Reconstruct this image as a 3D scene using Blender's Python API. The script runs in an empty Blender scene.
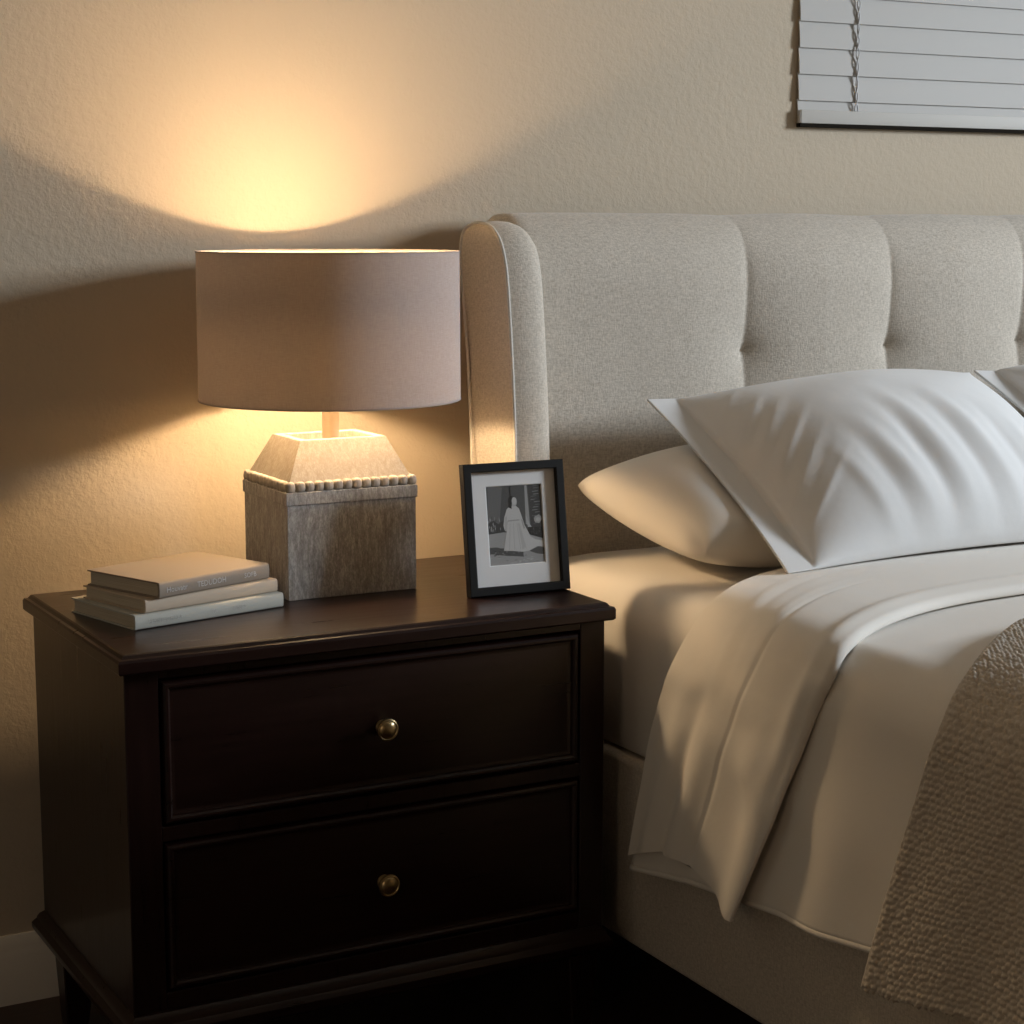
import bpy, bmesh, math, random
from mathutils import Vector, Matrix, noise
random.seed(7)
PI = math.pi
SC = bpy.context.scene
COL = SC.collection
FLOOR = -0.023          # floor height
WALL = 0.072            # inner face of the wall behind the bed

# ------------------------------------------------------------------ helpers
def sm(a, b, x):
    if a == b: return 1.0 if x >= b else 0.0
    t = max(0.0, min(1.0, (x - a) / (b - a)))
    return t * t * (3 - 2 * t)

def lerp(a, b, t): return a + (b - a) * t

def curve1(pts, x):
    """piecewise smooth value through (x, y) points"""
    if x <= pts[0][0]: return pts[0][1]
    for (x0, y0), (x1, y1) in zip(pts, pts[1:]):
        if x <= x1: return lerp(y0, y1, (x - x0) / (x1 - x0))
    return pts[-1][1]

def cat_rom(P, n):
    """n+1 points of a Catmull-Rom spline through the vectors P, even in arc length"""
    P = [Vector(p) for p in P]
    out = []
    k = 24
    for i in range(len(P) - 1):
        p0 = P[i - 1] if i else P[0] * 2 - P[1]
        p1, p2 = P[i], P[i + 1]
        p3 = P[i + 2] if i + 2 < len(P) else P[-1] * 2 - P[-2]
        for j in range(k):
            t = j / k
            out.append(0.5 * ((2 * p1) + (p2 - p0) * t + (2 * p0 - 5 * p1 + 4 * p2 - p3) * t * t + (3 * p1 - p0 - 3 * p2 + p3) * t ** 3))
    out.append(P[-1])
    L = [0.0]
    for a, b in zip(out, out[1:]): L.append(L[-1] + (b - a).length)
    res = []; i = 0
    for q in range(n + 1):
        s = L[-1] * q / n
        while i < len(L) - 2 and L[i + 1] < s: i += 1
        d = L[i + 1] - L[i]
        res.append(out[i].lerp(out[i + 1], (s - L[i]) / d if d > 0 else 0))
    return res

def spline_raw(P, per):
    """Catmull-Rom samples, `per` per segment (keeps the stations matched between two curves)"""
    P = [Vector(p) for p in P]; out = []
    for i in range(len(P) - 1):
        p0 = P[i - 1] if i else P[0] * 2 - P[1]
        p1, p2 = P[i], P[i + 1]
        p3 = P[i + 2] if i + 2 < len(P) else P[-1] * 2 - P[-2]
        for j in range(per):
            t = j / per
            out.append(0.5 * ((2 * p1) + (p2 - p0) * t + (2 * p0 - 5 * p1 + 4 * p2 - p3) * t * t + (3 * p1 - p0 - 3 * p2 + p3) * t ** 3))
    out.append(P[-1]); return out

def obj(name, bm, mats, parent=None, smooth=None, loc=None, normals=True):
    if normals: bmesh.ops.recalc_face_normals(bm, faces=bm.faces)
    me = bpy.data.meshes.new(name); bm.to_mesh(me); bm.free()
    for m in (mats if isinstance(mats, (list, tuple)) else [mats]): me.materials.append(m)
    o = bpy.data.objects.new(name, me); COL.objects.link(o)
    if parent: o.parent = parent
    if loc: o.location = loc
    if smooth is not None:
        if smooth >= 180:
            me.polygons.foreach_set('use_smooth', [True] * len(me.polygons))
        else:
            me.polygons.foreach_set('use_smooth', [True] * len(me.polygons))
            b = bmesh.new(); b.from_mesh(me)
            for e in b.edges:
                if len(e.link_faces) == 2 and e.calc_face_angle(0) > math.radians(smooth): e.smooth = False
            b.to_mesh(me); b.free()
    return o

def thing(name, label, cat, loc=(0, 0, 0), rot=(0, 0, 0), group=None):
    o = bpy.data.objects.new(name, None); COL.objects.link(o)
    o.location = loc; o.rotation_euler = rot; o.empty_display_size = 0.05
    o['label'] = label; o['category'] = cat
    if group: o['group'] = group
    return o

def tag(o, label, cat, group=None):
    o['label'] = label; o['category'] = cat
    if group: o['group'] = group
    return o

def struct(o):
    o['kind'] = 'structure'; return o

def box(bm, x0, x1, y0, y1, z0, z1, mi=0):
    v = [bm.verts.new(p) for p in ((x0, y0, z0), (x1, y0, z0), (x1, y1, z0), (x0, y1, z0), (x0, y0, z1), (x1, y0, z1), (x1, y1, z1), (x0, y1, z1))]
    fs = []
    for f in ((3, 2, 1, 0), (4, 5, 6, 7), (0, 1, 5, 4), (1, 2, 6, 5), (2, 3, 7, 6), (3, 0, 4, 7)):
        q = bm.faces.new([v[i] for i in f]); q.material_index = mi; fs.append(q)
    return v

def rings(bm, R, cap0=True, cap1=True, closed=True, mi=0):
    """skin a list of rings of points"""
    V = [[bm.verts.new(p) for p in r] for r in R]
    n = len(V[0])
    for a, b in zip(V, V[1:]):
        for i in range(n if closed else n - 1):
            j = (i + 1) % n
            bm.faces.new((a[i], a[j], b[j], b[i])).material_index = mi
    if cap0: bm.faces.new(V[0][::-1]).material_index = mi
    if cap1: bm.faces.new(V[-1]).material_index = mi
    return V

def rect_rings(bm, x0, x1, y0, y1, L, cap0=True, cap1=True):
    """L = [(z, outset)]: rectangles stacked in z"""
    rings(bm, [[(x0 - o, y0 - o, z), (x1 + o, y0 - o, z), (x1 + o, y1 + o, z), (x0 - o, y1 + o, z)] for z, o in L], cap0, cap1)

def lathe(bm, prof, n=32, axis='z', c=(0, 0, 0), cap=True):
    R = []
    for r, h in prof:
        ring = []
        for i in range(n):
            a = 2 * PI * i / n
            p = (r * math.cos(a), r * math.sin(a), h)
            if axis == 'y': p = (p[0], p[2], p[1])
            if axis == 'x': p = (p[2], p[0], p[1])
            ring.append((p[0] + c[0], p[1] + c[1], p[2] + c[2]))
        R.append(ring)
    rings(bm, R, cap, cap)

def tube(bm, P, r, n=8, cap=True):
    P = [Vector(p) for p in P]; R = []
    up = Vector((0, 0, 1))
    ref = None
    for i, p in enumerate(P):
        d = (P[min(i + 1, len(P) - 1)] - P[max(i - 1, 0)]).normalized()
        if ref is None:
            ref = d.cross(up if abs(d.z) < .9 else Vector((1, 0, 0))).normalized()
        else:
            ref = (ref - d * ref.dot(d)).normalized()
        b = d.cross(ref)
        rr = r[i] if isinstance(r, (list, tuple)) else r
        R.append([p + (ref * math.cos(2 * PI * k / n) + b * math.sin(2 * PI * k / n)) * rr for k in range(n)])
    rings(bm, R, cap, cap)

def grid(bm, rows, closed_u=False, mi=0):
    V = [[bm.verts.new(p) for p in r] for r in rows]
    for a, b in zip(V, V[1:]):
        n = len(a)
        for i in range(n if closed_u else n - 1):
            j = (i + 1) % n
            bm.faces.new((a[i], a[j], b[j], b[i])).material_index = mi
    return V

def bevel(bm, w, seg=2):
    bmesh.ops.bevel(bm, geom=list(bm.edges), offset=w, segments=seg, profile=0.5, affect='EDGES', clamp_overlap=True)

def nz(x, y, z=0.0): return noise.noise(Vector((x, y, z)))

# ------------------------------------------------------------------ materials
def mat(name, col=(.5, .5, .5), rough=.5, metal=0.0, spec=.5, coat=0.0, sheen=0.0):
    m = bpy.data.materials.new(name); m.use_nodes = True
    b = m.node_tree.nodes['Principled BSDF']
    b.inputs['Base Color'].default_value = (*col, 1)
    b.inputs['Roughness'].default_value = rough
    b.inputs['Metallic'].default_value = metal
    b.inputs['Specular IOR Level'].default_value = spec
    b.inputs['Coat Weight'].default_value = coat
    b.inputs['Coat Roughness'].default_value = .25
    b.inputs['Sheen Weight'].default_value = sheen
    return m

class NT:
    def __init__(s, m):
        s.t = m.node_tree; s.b = s.t.nodes.get('Principled BSDF')
    def n(s, kind, **kw):
        x = s.t.nodes.new('ShaderNode' + kind)
        for k, v in kw.items():
            if k in x.inputs: x.inputs[k].default_value = v
            else: setattr(x, k, v)
        return x
    def l(s, a, b): s.t.links.new(a, b)
    def coords(s, scale=(1, 1, 1), rot=(0, 0, 0)):
        tc = s.n('TexCoord'); mp = s.n('Mapping')
        mp.inputs['Scale'].default_value = scale; mp.inputs['Rotation'].default_value = rot
        s.l(tc.outputs['Object'], mp.inputs['Vector']); return mp.outputs['Vector']
    def noise(s, vec, scale, detail=3, rough=.5):
        x = s.n('TexNoise'); x.inputs['Scale'].default_value = scale; x.inputs['Detail'].default_value = detail
        x.inputs['Roughness'].default_value = rough
        s.l(vec, x.inputs['Vector']); return x.outputs['Fac']
    def ramp(s, fac, stops):
        r = s.n('ValToRGB'); e = r.color_ramp.elements
        while len(e) < len(stops): e.new(.5)
        for k, (p, c) in enumerate(stops):
            e[k].position = p; e[k].color = (*c, 1) if len(c) == 3 else c
        s.l(fac, r.inputs['Fac']); return r.outputs['Color']
    def mixc(s, fac, a, b, mode='MIX'):
        x = s.n('Mix', data_type='RGBA', blend_type=mode)
        for sock, v in ((x.inputs[0], fac), (x.inputs[6], a), (x.inputs[7], b)):
            if hasattr(v, 'links') or hasattr(v, 'is_linked'): s.l(v, sock)
            elif isinstance(v, (int, float)): sock.default_value = v
            else: sock.default_value = (*v, 1)
        return x.outputs[2]
    def math(s, op, a, b=None):
        x = s.n('Math', operation=op)
        for sock, v in ((x.inputs[0], a), (x.inputs[1], b)):
            if v is None: continue
            if isinstance(v, (int, float)): sock.default_value = v
            else: s.l(v, sock)
        return x.outputs[0]
    def bump(s, h, strength, dist, prev=None):
        x = s.n('Bump'); x.inputs['Strength'].default_value = strength; x.inputs['Distance'].default_value = dist
        s.l(h, x.inputs['Height'])
        if prev is not None: s.l(prev, x.inputs['Normal'])
        return x.outputs['Normal']

def wall_mat():
    m = mat('wall paint', (.52, .43, .31), .75, spec=.25); t = NT(m); v = t.coords()
    h = t.noise(v, 105, 3, .55); h2 = t.noise(v, 42, 2, .5)
    hh = t.math('ADD', t.ramp(h, [(.38, (0, 0, 0)), (.62, (1, 1, 1))]), t.math('MULTIPLY', h2, .8))
    t.l(t.bump(hh, .24, .0016), t.b.inputs['Normal'])
    t.l(t.mixc(t.noise(v, 3, 3), (.54, .45, .335), (.58, .485, .365)), t.b.inputs['Base Color'])
    return m

def weave_mat(name, c1, c2, thread=900, bumpd=.0008, strength=.6, rough=.85, sheen=.2, var=6):
    """plain-woven cloth: threads along and across, slubs lighter and darker"""
    m = mat(name, c1, rough, spec=.15, sheen=sheen); t = NT(m)
    a = t.noise(t.coords((thread * .3, thread * .3, thread)), 1, 2, .6)
    b = t.noise(t.coords((thread, thread, thread * .3)), 1, 2, .6)
    f = t.math('ADD', t.math('MULTIPLY', a, .5), t.math('MULTIPLY', b, .5))
    col = t.ramp(f, [(.36, c2), (.62, c1)])
    col = t.mixc(t.math('MULTIPLY', t.noise(t.coords(), var, 3), .25), col, tuple(x * .85 for x in c1))
    t.l(col, t.b.inputs['Base Color'])
    t.l(t.bump(f, strength, bumpd), t.b.inputs['Normal'])
    return m

def cloth_mat(name, c, crease=.5):
    m = mat(name, c, .8, spec=.2, sheen=.15); t = NT(m); v = t.coords()
    w = t.noise(t.coords((700, 700, 700)), 1, 1)
    wr = t.noise(v, 9, 4, .55)
    n1 = t.bump(wr, .16 * crease, .012)
    t.l(t.bump(w, .25, .0004, n1), t.b.inputs['Normal'])
    return m

def dark_wood(name, along=0):
    m = mat(name, (.02, .01, .007), .28, spec=.36, coat=.08); t = NT(m)
    s = [(5, 90, 90), (90, 5, 90), (90, 90, 5)][along]
    g = t.noise(t.coords(s), 1, 4, .6)
    t.l(t.ramp(g, [(.3, (.0105, .0035, .0024)), (.7, (.0175, .0060, .0042))]), t.b.inputs['Base Color'])
    t.l(t.ramp(g, [(.3, (.27,) * 3), (.7, (.32,) * 3)]), t.b.inputs['Roughness'])
    t.l(t.bump(g, .02, .0004), t.b.inputs['Normal'])
    return m

def lamp_wood(name, warm=0.0):
    m = mat(name, (.25, .2, .15), .75, spec=.2); t = NT(m)
    g = t.noise(t.coords((170, 170, 34)), 1, 6, .75)
    k = t.noise(t.coords((420, 420, 200)), 1, 3, .7)
    p = t.noise(t.coords((8, 8, 5)), 1, 5, .65)
    f = t.math('ADD', t.math('MULTIPLY', g, .6), t.math('MULTIPLY', k, .4))
    col = t.ramp(f, [(.32, (.16, .150, .138)), (.5, (.335, .323, .308)), (.66, (.60, .59, .57))])
    col = t.mixc(t.ramp(p, [(.50, (0, 0, 0)), (.72, (.5, .5, .5))]), col, (.15, .125, .100))
    if warm: col = t.mixc(warm, col, (.36, .29, .205))
    t.l(col, t.b.inputs['Base Color'])
    t.l(t.bump(f, .5, .0010), t.b.inputs['Normal'])
    return m

def shade_mat():
    """one sheet of fabric: taupe outside, cream lining inside, letting a little light through"""
    m = bpy.data.materials.new('shade fabric'); m.use_nodes = True; t = NT(m)
    out = t.t.nodes['Material Output']; t.t.nodes.remove(t.b)
    w = t.math('ADD', t.math('MULTIPLY', t.noise(t.coords((90, 90, 1500)), 1, 2), .5), t.math('MULTIPLY', t.noise(t.coords((1500, 1500, 90)), 1, 2), .5))
    outer = t.ramp(w, [(.35, (.36, .305, .285)), (.65, (.45, .39, .365))])
    geo = t.n('NewGeometry')
    col = t.mixc(geo.outputs['Backfacing'], outer, (.86, .78, .64))
    d = t.n('BsdfDiffuse'); t.l(col, d.inputs['Color'])
    t.l(t.bump(w, .3, .0006), d.inputs['Normal'])
    tr = t.n('BsdfTranslucent'); tr.inputs['Color'].default_value = (.70, .50, .33, 1)
    mx = t.n('MixShader'); mx.inputs[0].default_value = .026
    t.l(d.outputs[0], mx.inputs[1]); t.l(tr.outputs[0], mx.inputs[2]); t.l(mx.outputs[0], out.inputs['Surface'])
    return m

def glass_mat(name, gloss=.6):
    m = bpy.data.materials.new(name); m.use_nodes = True; t = NT(m)
    out = t.t.nodes['Material Output']; t.t.nodes.remove(t.b)
    tr = t.n('BsdfTransparent'); gl = t.n('BsdfGlossy'); gl.inputs['Roughness'].default_value = .02
    mx = t.n('MixShader'); mx.inputs[0].default_value = gloss
    t.l(tr.outputs[0], mx.inputs[1]); t.l(gl.outputs[0], mx.inputs[2]); t.l(mx.outputs[0], out.inputs['Surface'])
    return m

def emit_mat(name, col, s):
    m = bpy.data.materials.new(name); m.use_nodes = True
    b = m.node_tree.nodes['Principled BSDF']
    b.inputs['Base Color'].default_value = (.9, .85, .7, 1)
    b.inputs['Emission Color'].default_value = (*col, 1); b.inputs['Emission Strength'].default_value = s
    return m

def floor_mat():
    m = mat('dark floorboards', (.03, .014, .009), .35); t = NT(m)
    br = t.n('TexBrick'); t.l(t.coords(rot=(0, 0, 0)), br.inputs['Vector'])
    br.inputs['Scale'].default_value = 1; br.inputs['Brick Width'].default_value = 1.3; br.inputs['Row Height'].default_value = .12
    br.inputs['Mortar Size'].default_value = .0015
    br.inputs['Color1'].default_value = (.040, .017, .010, 1); br.inputs['Color2'].default_value = (.026, .011, .007, 1); br.inputs['Mortar'].default_value = (.006, .003, .002, 1)
    g = t.noise(t.coords((4, 70, 70)), 1, 4, .6)
    t.l(t.mixc(.5, br.outputs['Color'], t.ramp(g, [(.3, (.018, .007, .004)), (.7, (.05, .022, .013))])), t.b.inputs['Base Color'])
    return m

M = {}
M['wall'] = wall_mat()
M['white_paint'] = mat('white trim paint', (.80, .74, .65), .45)
M['ceiling'] = mat('ceiling paint', (.78, .74, .67), .9)
M['floor'] = floor_mat()
M['linen'] = weave_mat('oatmeal linen', (.63, .565, .48), (.41, .36, .295), 420, .0012, .7)
M['linen_side'] = M['linen']
M['piping'] = weave_mat('light piping', (.70, .67, .61), (.58, .55, .49))
M['sheet'] = cloth_mat('ivory cotton sheet', (.78, .74, .68), .5)
M['pillow'] = cloth_mat('white pillowcase cotton', (.75, .745, .735), .8)
M['duvet'] = cloth_mat('off white duvet cotton', (.80, .755, .69), .7)
M['throw'] = weave_mat('taupe chunky knit', (.61, .535, .445), (.47, .41, .34), 420, .0012, .6, .95, .4)
M['wood_x'] = dark_wood('espresso wood across', 0)
M['wood_y'] = dark_wood('espresso wood in depth', 1)
M['wood_z'] = dark_wood('espresso wood upright', 2)
M['brass'] = mat('aged brass', (.42, .32, .17), .30, metal=1.0)
M['lampwood'] = lamp_wood('weathered grey wood')
M['lampwood_top'] = lamp_wood('pale weathered wood', .55)
M['bead'] = lamp_wood('carved bead wood', .45)
M['polewood'] = mat('light turned wood', (.40, .31, .22), .55)
M['shade'] = shade_mat()
M['trim'] = mat('shade trim', (.33, .275, .25), .8)
M['bulb'] = emit_mat('lit bulb', (1.0, .70, .40), 315.0)
M['bulb_body'] = emit_mat('lit bulb body', (1.0, .70, .40), 270.0)
M['wire'] = mat('fitter wire', (.35, .30, .22), .35, metal=1.0)
M['black_frame'] = mat('black painted frame wood', (.008, .0075, .007), .5, spec=.25)
M['mat_board'] = mat('white mat board', (.88, .87, .86), .9, spec=.1)
M['glass'] = glass_mat('thin glass', .04)
M['window_glass'] = glass_mat('window glass', .08)
M['slat'] = mat('white blind slat', (.51, .49, .46), .6, spec=.3)
M['rail'] = mat('white blind rail', (.62, .60, .56), .6, spec=.25)
M['cord'] = mat('white cord', (.55, .55, .56), .7)

# ------------------------------------------------------------------ room
X0, X1, Y0, ZC = -1.9, 5.05, -4.4, 2.80
def panel_hole(bm, a0, a1, b0, b1, ha0, ha1, hb0, hb1, f):
    """slab a x b with a rectangular hole; f(a, b, side) -> point"""
    aa = [a0, ha0, ha1, a1]; bb = [b0, hb0, hb1, b1]
    for i in range(3):
        for j in range(3):
            if i == 1 and j == 1: continue
            for s in (0, 1):
                bm.faces.new([bm.verts.new(f(*p, s)) for p in ((aa[i], bb[j]), (aa[i + 1], bb[j]), (aa[i + 1], bb[j + 1]), (aa[i], bb[j + 1]))])
    for pts in (((ha0, hb0), (ha1, hb0)), ((ha1, hb0), (ha1, hb1)), ((ha1, hb1), (ha0, hb1)), ((ha0, hb1), (ha0, hb0)),
                ((a0, b0), (a1, b0)), ((a1, b0), (a1, b1)), ((a1, b1), (a0, b1)), ((a0, b1), (a0, b0))):
        bm.faces.new([bm.verts.new(f(*p, s)) for p, s in ((pts[0], 0), (pts[1], 0), (pts[1], 1), (pts[0], 1))])
    bmesh.ops.remove_doubles(bm, verts=bm.verts, dist=1e-5)

W1 = (1.64, 2.76, 1.50, 2.30)      # window over the bed: x0 x1 z0 z1
W2 = (-2.80, -1.75, 1.66, 2.68)    # window in the right wall: y0 y1 z0 z1
bm = bmesh.new(); panel_hole(bm, X0, X1, FLOOR, ZC, *W1, lambda a, b, s: (a, WALL + .14 * s, b))
struct(obj('wall_back', bm, M['wall']))
bm = bmesh.new(); panel_hole(bm, Y0, WALL, FLOOR, ZC, *W2, lambda a, b, s: (X1 + .14 * s, a, b))
struct(obj('wall_right', bm, M['wall']))
DR = (-3.55, -2.65, FLOOR, 2.04)   # doorway added in the left wall to let in the warm fill light
bm = bmesh.new(); panel_hole(bm, Y0, WALL, FLOOR - .1, ZC, *DR, lambda a, b, s: (X0 - .12 * s, a, b)); struct(obj('wall_left', bm, M['wall']))
bm = bmesh.new(); box(bm, X0 - 1.52, X0 - 1.40, Y0 - .12, WALL, FLOOR, ZC); struct(obj('wall_hall_added', bm, M['wall']))  # added wall closing the space behind the added doorway
bm = bmesh.new()
for a0, a1, b0, b1 in ((DR[0] - .07, DR[0], FLOOR, DR[3] + .07), (DR[1], DR[1] + .07, FLOOR, DR[3] + .07), (DR[0], DR[1], DR[3], DR[3] + .07)):
    box(bm, X0, X0 + .016, a0, a1, b0, b1)
struct(obj('door_added', bm, M['white_paint']))  # casing of the added doorway
bm = bmesh.new(); box(bm, X0 - .12, X1 + .14, Y0 - .12, Y0, FLOOR, ZC); struct(obj('wall_front', bm, M['wall']))
bm = bmesh.new(); box(bm, X0 - 1.52, X1 + .14, Y0 - .12, WALL + .14, FLOOR - .1, FLOOR); struct(obj('floor', bm, M['floor']))
bm = bmesh.new(); box(bm, X0 - 1.52, X1 + .14, Y0 - .12, WALL + .14, ZC, ZC + .1); struct(obj('ceiling', bm, M['ceiling']))
# baseboard with a moulded cap
bm = bmesh.new()
prof = [(0, FLOOR), (-.016, FLOOR), (-.016, .054), (-.0145, .058), (-.0145, .062), (-.012, .066), (-.0115, .074), (-.010, .080), (-.007, .088), (-.004, .0915), (0, .092)]
rings(bm, [[(x, WALL + y, z) for y, z in prof] for x in (X0, X1)])
struct(obj('baseboard_back', bm, M['white_paint'], smooth=35))

def window(name, f, a0, a1, b0, b1):
    bm = bmesh.new(); w = .045
    for r in ((a0, a0 + w, b0, b1), (a1 - w, a1, b0, b1), (a0 + w, a1 - w, b0, b0 + w), (a0 + w, a1 - w, b1 - w, b1), (a0 + w, a1 - w, (b0 + b1) / 2 - .016, (b0 + b1) / 2 + .016)):
        pts = [f(r[i], r[2 + j], k) for k in (.06, .10) for i, j in ((0, 0), (1, 0), (1, 1), (0, 1))]
        v = [bm.verts.new(p) for p in pts]
        for q in ((3, 2, 1, 0), (4, 5, 6, 7), (0, 1, 5, 4), (1, 2, 6, 5), (2, 3, 7, 6), (3, 0, 4, 7)): bm.faces.new([v[i] for i in q])
    fr = struct(obj(name, bm, M['white_paint']))
    bm = bmesh.new(); rings(bm, [[f(a, b, k) for a, b in ((a0 + w, b0 + w), (a1 - w, b0 + w), (a1 - w, b1 - w), (a0 + w, b1 - w))] for k in (.078, .082)])
    obj('pane', bm, M['window_glass'], fr)
window('window_1', lambda a, b, k: (a, WALL + k, b), *W1)
window('window_2', lambda a, b, k: (X1 + k, a, b), *W2)

# ------------------------------------------------------------------ blind over the bed
bl = thing('window_blind', 'white horizontal slat blind hanging closed over the bed, with twisted cord', 'blind', (1.563, WALL - .014, 1.4425))
BX = 1.30
bm = bmesh.new(); box(bm, .003, BX, -.003, .003, .001, .0265); bevel(bm, .001, 2); obj('bottom_rail', bm, M['rail'], bl, smooth=40)
bm = bmesh.new(); box(bm, .0005, .003, -.002, .003, .002, .026); bevel(bm, .001, 1); obj('rail_end_cap', bm, M['cord'], bl)
bm = bmesh.new(); box(bm, .001, BX, -.002, .010, -.006, .001); obj('rail_shadow_strip', bm, mat('dark rail shadow', (.02, .017, .014), .95, spec=0.0), bl)  # dark strip standing in for the shadow line under the rail
def slat_bm():
    bm = bmesh.new(); tilt = math.radians(84); wd, n = .0525, 9; top = []; bot = []
    for i in range(n + 1):
        s = (i / n - .5) * wd; c = .0012 * (1 - (2 * i / n - 1) ** 2)
        for lst, d in ((top, c + .0014), (bot, c - .0014)):
            lst.append((-(d * math.sin(tilt)) - s * math.cos(tilt) * -1, s * math.sin(tilt) - d * math.cos(tilt) * -1))
    ring = top + bot[::-1]
    rings(bm, [[(x, y, z) for y, z in ring] for x in (0.001, BX - .001)])
    return bm
slat0 = obj('slat', slat_bm(), M['slat'], bl, smooth=40)
NS = 19
for k in range(NS):
    o = slat0 if k == 0 else slat0.copy()
    if k: COL.objects.link(o); o.parent = bl
    o.location = (0, .0075, .0210 + k * .0496)
bm = bmesh.new(); box(bm, 0, BX, -.022, .0135, NS * .0496 + .002, NS * .0496 + .052); bevel(bm, .002, 1); obj('headrail', bm, M['rail'], bl)
for cx in (.138, BX - .138):
    bm = bmesh.new(); L = NS * .0496 + .0; n = 420
    for ph in (0, PI):
        P = []
        for i in range(n + 1):
            z = .0262 + (L - .0262) * i / n
            a = z / .0248 * PI + ph + .5 * math.sin(z * 31)
            P.append((cx + .0026 * math.sin(a) * (1 + .35 * math.sin(z * 57)), .0005 - .0016 * math.cos(a), z))
        tube(bm, P, .0014, 6)
    obj('ladder_cord', bm, M['cord'], bl, smooth=180)

# ------------------------------------------------------------------ nightstand
ns = thing('nightstand', 'dark espresso wood two drawer nightstand with brass knobs beside the bed', 'nightstand', (.41, -.28, FLOOR))
NO = Vector((.41, -.28, FLOOR))
def nsobj(name, bm, m, parent=ns, smooth=None, off=True):
    if off: bmesh.ops.translate(bm, verts=bm.verts, vec=-NO)
    return obj(name, bm, m, parent, smooth)
bm = bmesh.new()
rect_rings(bm, .018, .7965, -.528, -.024, [(.652, -.003), (.655, 0), (.669, 0), (.6725, -.002), (.6735, -.0065), (.6745, -.0075), (.6775, -.0095), (.679, -.012)])
nsobj('top', bm, M['wood_x'], smooth=25)
bm = bmesh.new()   # carcass: side panels, back, stiles and rails of the face frame
YF = -.505
box(bm, .0318, .050, -.479, -.030, .135, .653); box(bm, .777, .790, -.493, -.045, .135, .653)
box(bm, .050, .777, -.060, -.048, .135, .653)
box(bm, .050, .777, -.49, -.06, .135, .150)
for a in (.0312, .742 + .006):
    box(bm, a, a + .0483 if a < .1 else a + .0425, YF, -.478, .135, .6535)
for z0, z1 in ((.637, .6535), (.406, .427), (.150, .187)): box(bm, .0795, .748, YF + .001, -.485, z0, z1)
bevel(bm, .0012, 1)
nsobj('carcass', bm, M['wood_z'])
def drawer(z0, z1, kz):
    bm = bmesh.new(); x0, x1 = .0835, .7445
    L = [(-.46, 0), (YF + .003, 0), (YF - .0015, -.002), (YF - .0035, -.005), (YF - .0035, -.008), (YF - .001, -.011), (YF + .0035, -.0125), (YF + .0045, -.016), (YF + .004, -.019)]
    rings(bm, [[(x0 - o, y, z0 - o), (x1 + o, y, z0 - o), (x1 + o, y, z1 + o), (x0 - o, y, z1 + o)] for y, o in L])
    d = nsobj('drawer', bm, M['wood_x'], smooth=30)
    bm = bmesh.new(); y = YF + .004
    P = [(.001, y), (.0095, y), (.0095, y - .002), (.0062, y - .004), (.0058, y - .010), (.0085, y - .0135), (.0135, y - .0165), (.0150, y - .019), (.0146, y - .0215), (.0128, y - .0225), (.0118, y - .0215), (.0105, y - .0230), (.006, y - .0255), (.001, y - .0263)]
    P = [(r * 1.13, y) for r, y in P]
    lathe(bm, P, 32, 'y', (.4150, 0, kz + .002))
    bmesh.ops.translate(bm, verts=bm.verts, vec=-NO)
    obj('knob', bm, M['brass'], d, smooth=50)
drawer(.431, .633, .525)
drawer(.191, .402, .290)
bm = bmesh.new()
rect_rings(bm, .034, .7765, -.507, -.034, [(.118, .000), (.120, .008), (.126, .016), (.133, .0195), (.140, .0195), (.145, .016), (.148, .013), (.152, .012), (.157, .009), (.162, .003), (.1625, -.004)])
nsobj('base_molding', bm, M['wood_x'], smooth=28)
for lx, ly, sx, sy in ((.040, -.050, 1, -1), (.787, -.050, -1, -1), (.040, -.497, 1, 1), (.787, -.497, -1, 1)):
    bm = bmesh.new(); R = []
    for z, w, i in ((.119, .052, 0), (.085, .050, .001), (FLOOR + .012, .036, .006), (FLOOR, .033, .007)):
        xa, ya = lx + sx * i, ly + sy * i
        xb, yb = xa + sx * w, ya + sy * w
        R.append([(xa, ya, z), (xb, ya, z), (xb, yb, z), (xa, yb, z)])
    rings(bm, R); bevel(bm, .002, 1)
    nsobj('leg', bm, M['wood_z'])

# ------------------------------------------------------------------ table lamp
ZT = .679
lamp = thing('table_lamp', 'table lamp with taupe drum shade and weathered wood block base, switched on', 'lamp', (.4705, -.1865, ZT))
LO = Vector((.4705, -.1865, ZT))
def lo(name, bm, m, parent=lamp, smooth=None):
    bmesh.ops.translate(bm, verts=bm.verts, vec=-LO); return obj(name, bm, m, parent, smooth)
bx0, bx1, by0, by1 = .3625, .5785, -.2785, -.0945
bm = bmesh.new(); rect_rings(bm, bx0, bx1, by0, by1, [(ZT, -.001), (ZT + .001, 0), (.826, 0), (.826, -.004)]); lo('base', bm, M['lampwood'])
bm = bmesh.new(); rect_rings(bm, bx0, bx1, by0, by1, [(.8262, .001), (.827, .0022), (.845, .0022), (.8465, .0005), (.8465, -.006)])
band = lo('band', bm, M['lampwood'])
def bead_bm(n=10):
    b = bmesh.new(); bmesh.ops.create_uvsphere(b, u_segments=14, v_segments=9, radius=1)
    for v in b.verts:
        for i, s in enumerate((.0084, .0064, .0088)):
            c = v.co[i]; v.co[i] = math.copysign(abs(c) ** .72, c) * s
    return b
bd0 = None; cnt = 0
nb = 14
spots = []
for i in range(nb):
    spots.append((bx0 + .006 + (bx1 - bx0 - .012) * i / (nb - 1), by0 + .0035, 0))
    spots.append((bx0 + .006 + (bx1 - bx0 - .012) * i / (nb - 1), by1 - .0035, PI))
for i in range(1, 12):
    yy = by0 + .006 + (by1 - by0 - .012) * i / 12
    spots.append((bx0 + .0035, yy, -PI / 2)); spots.append((bx1 - .0035, yy, PI / 2))
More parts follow.
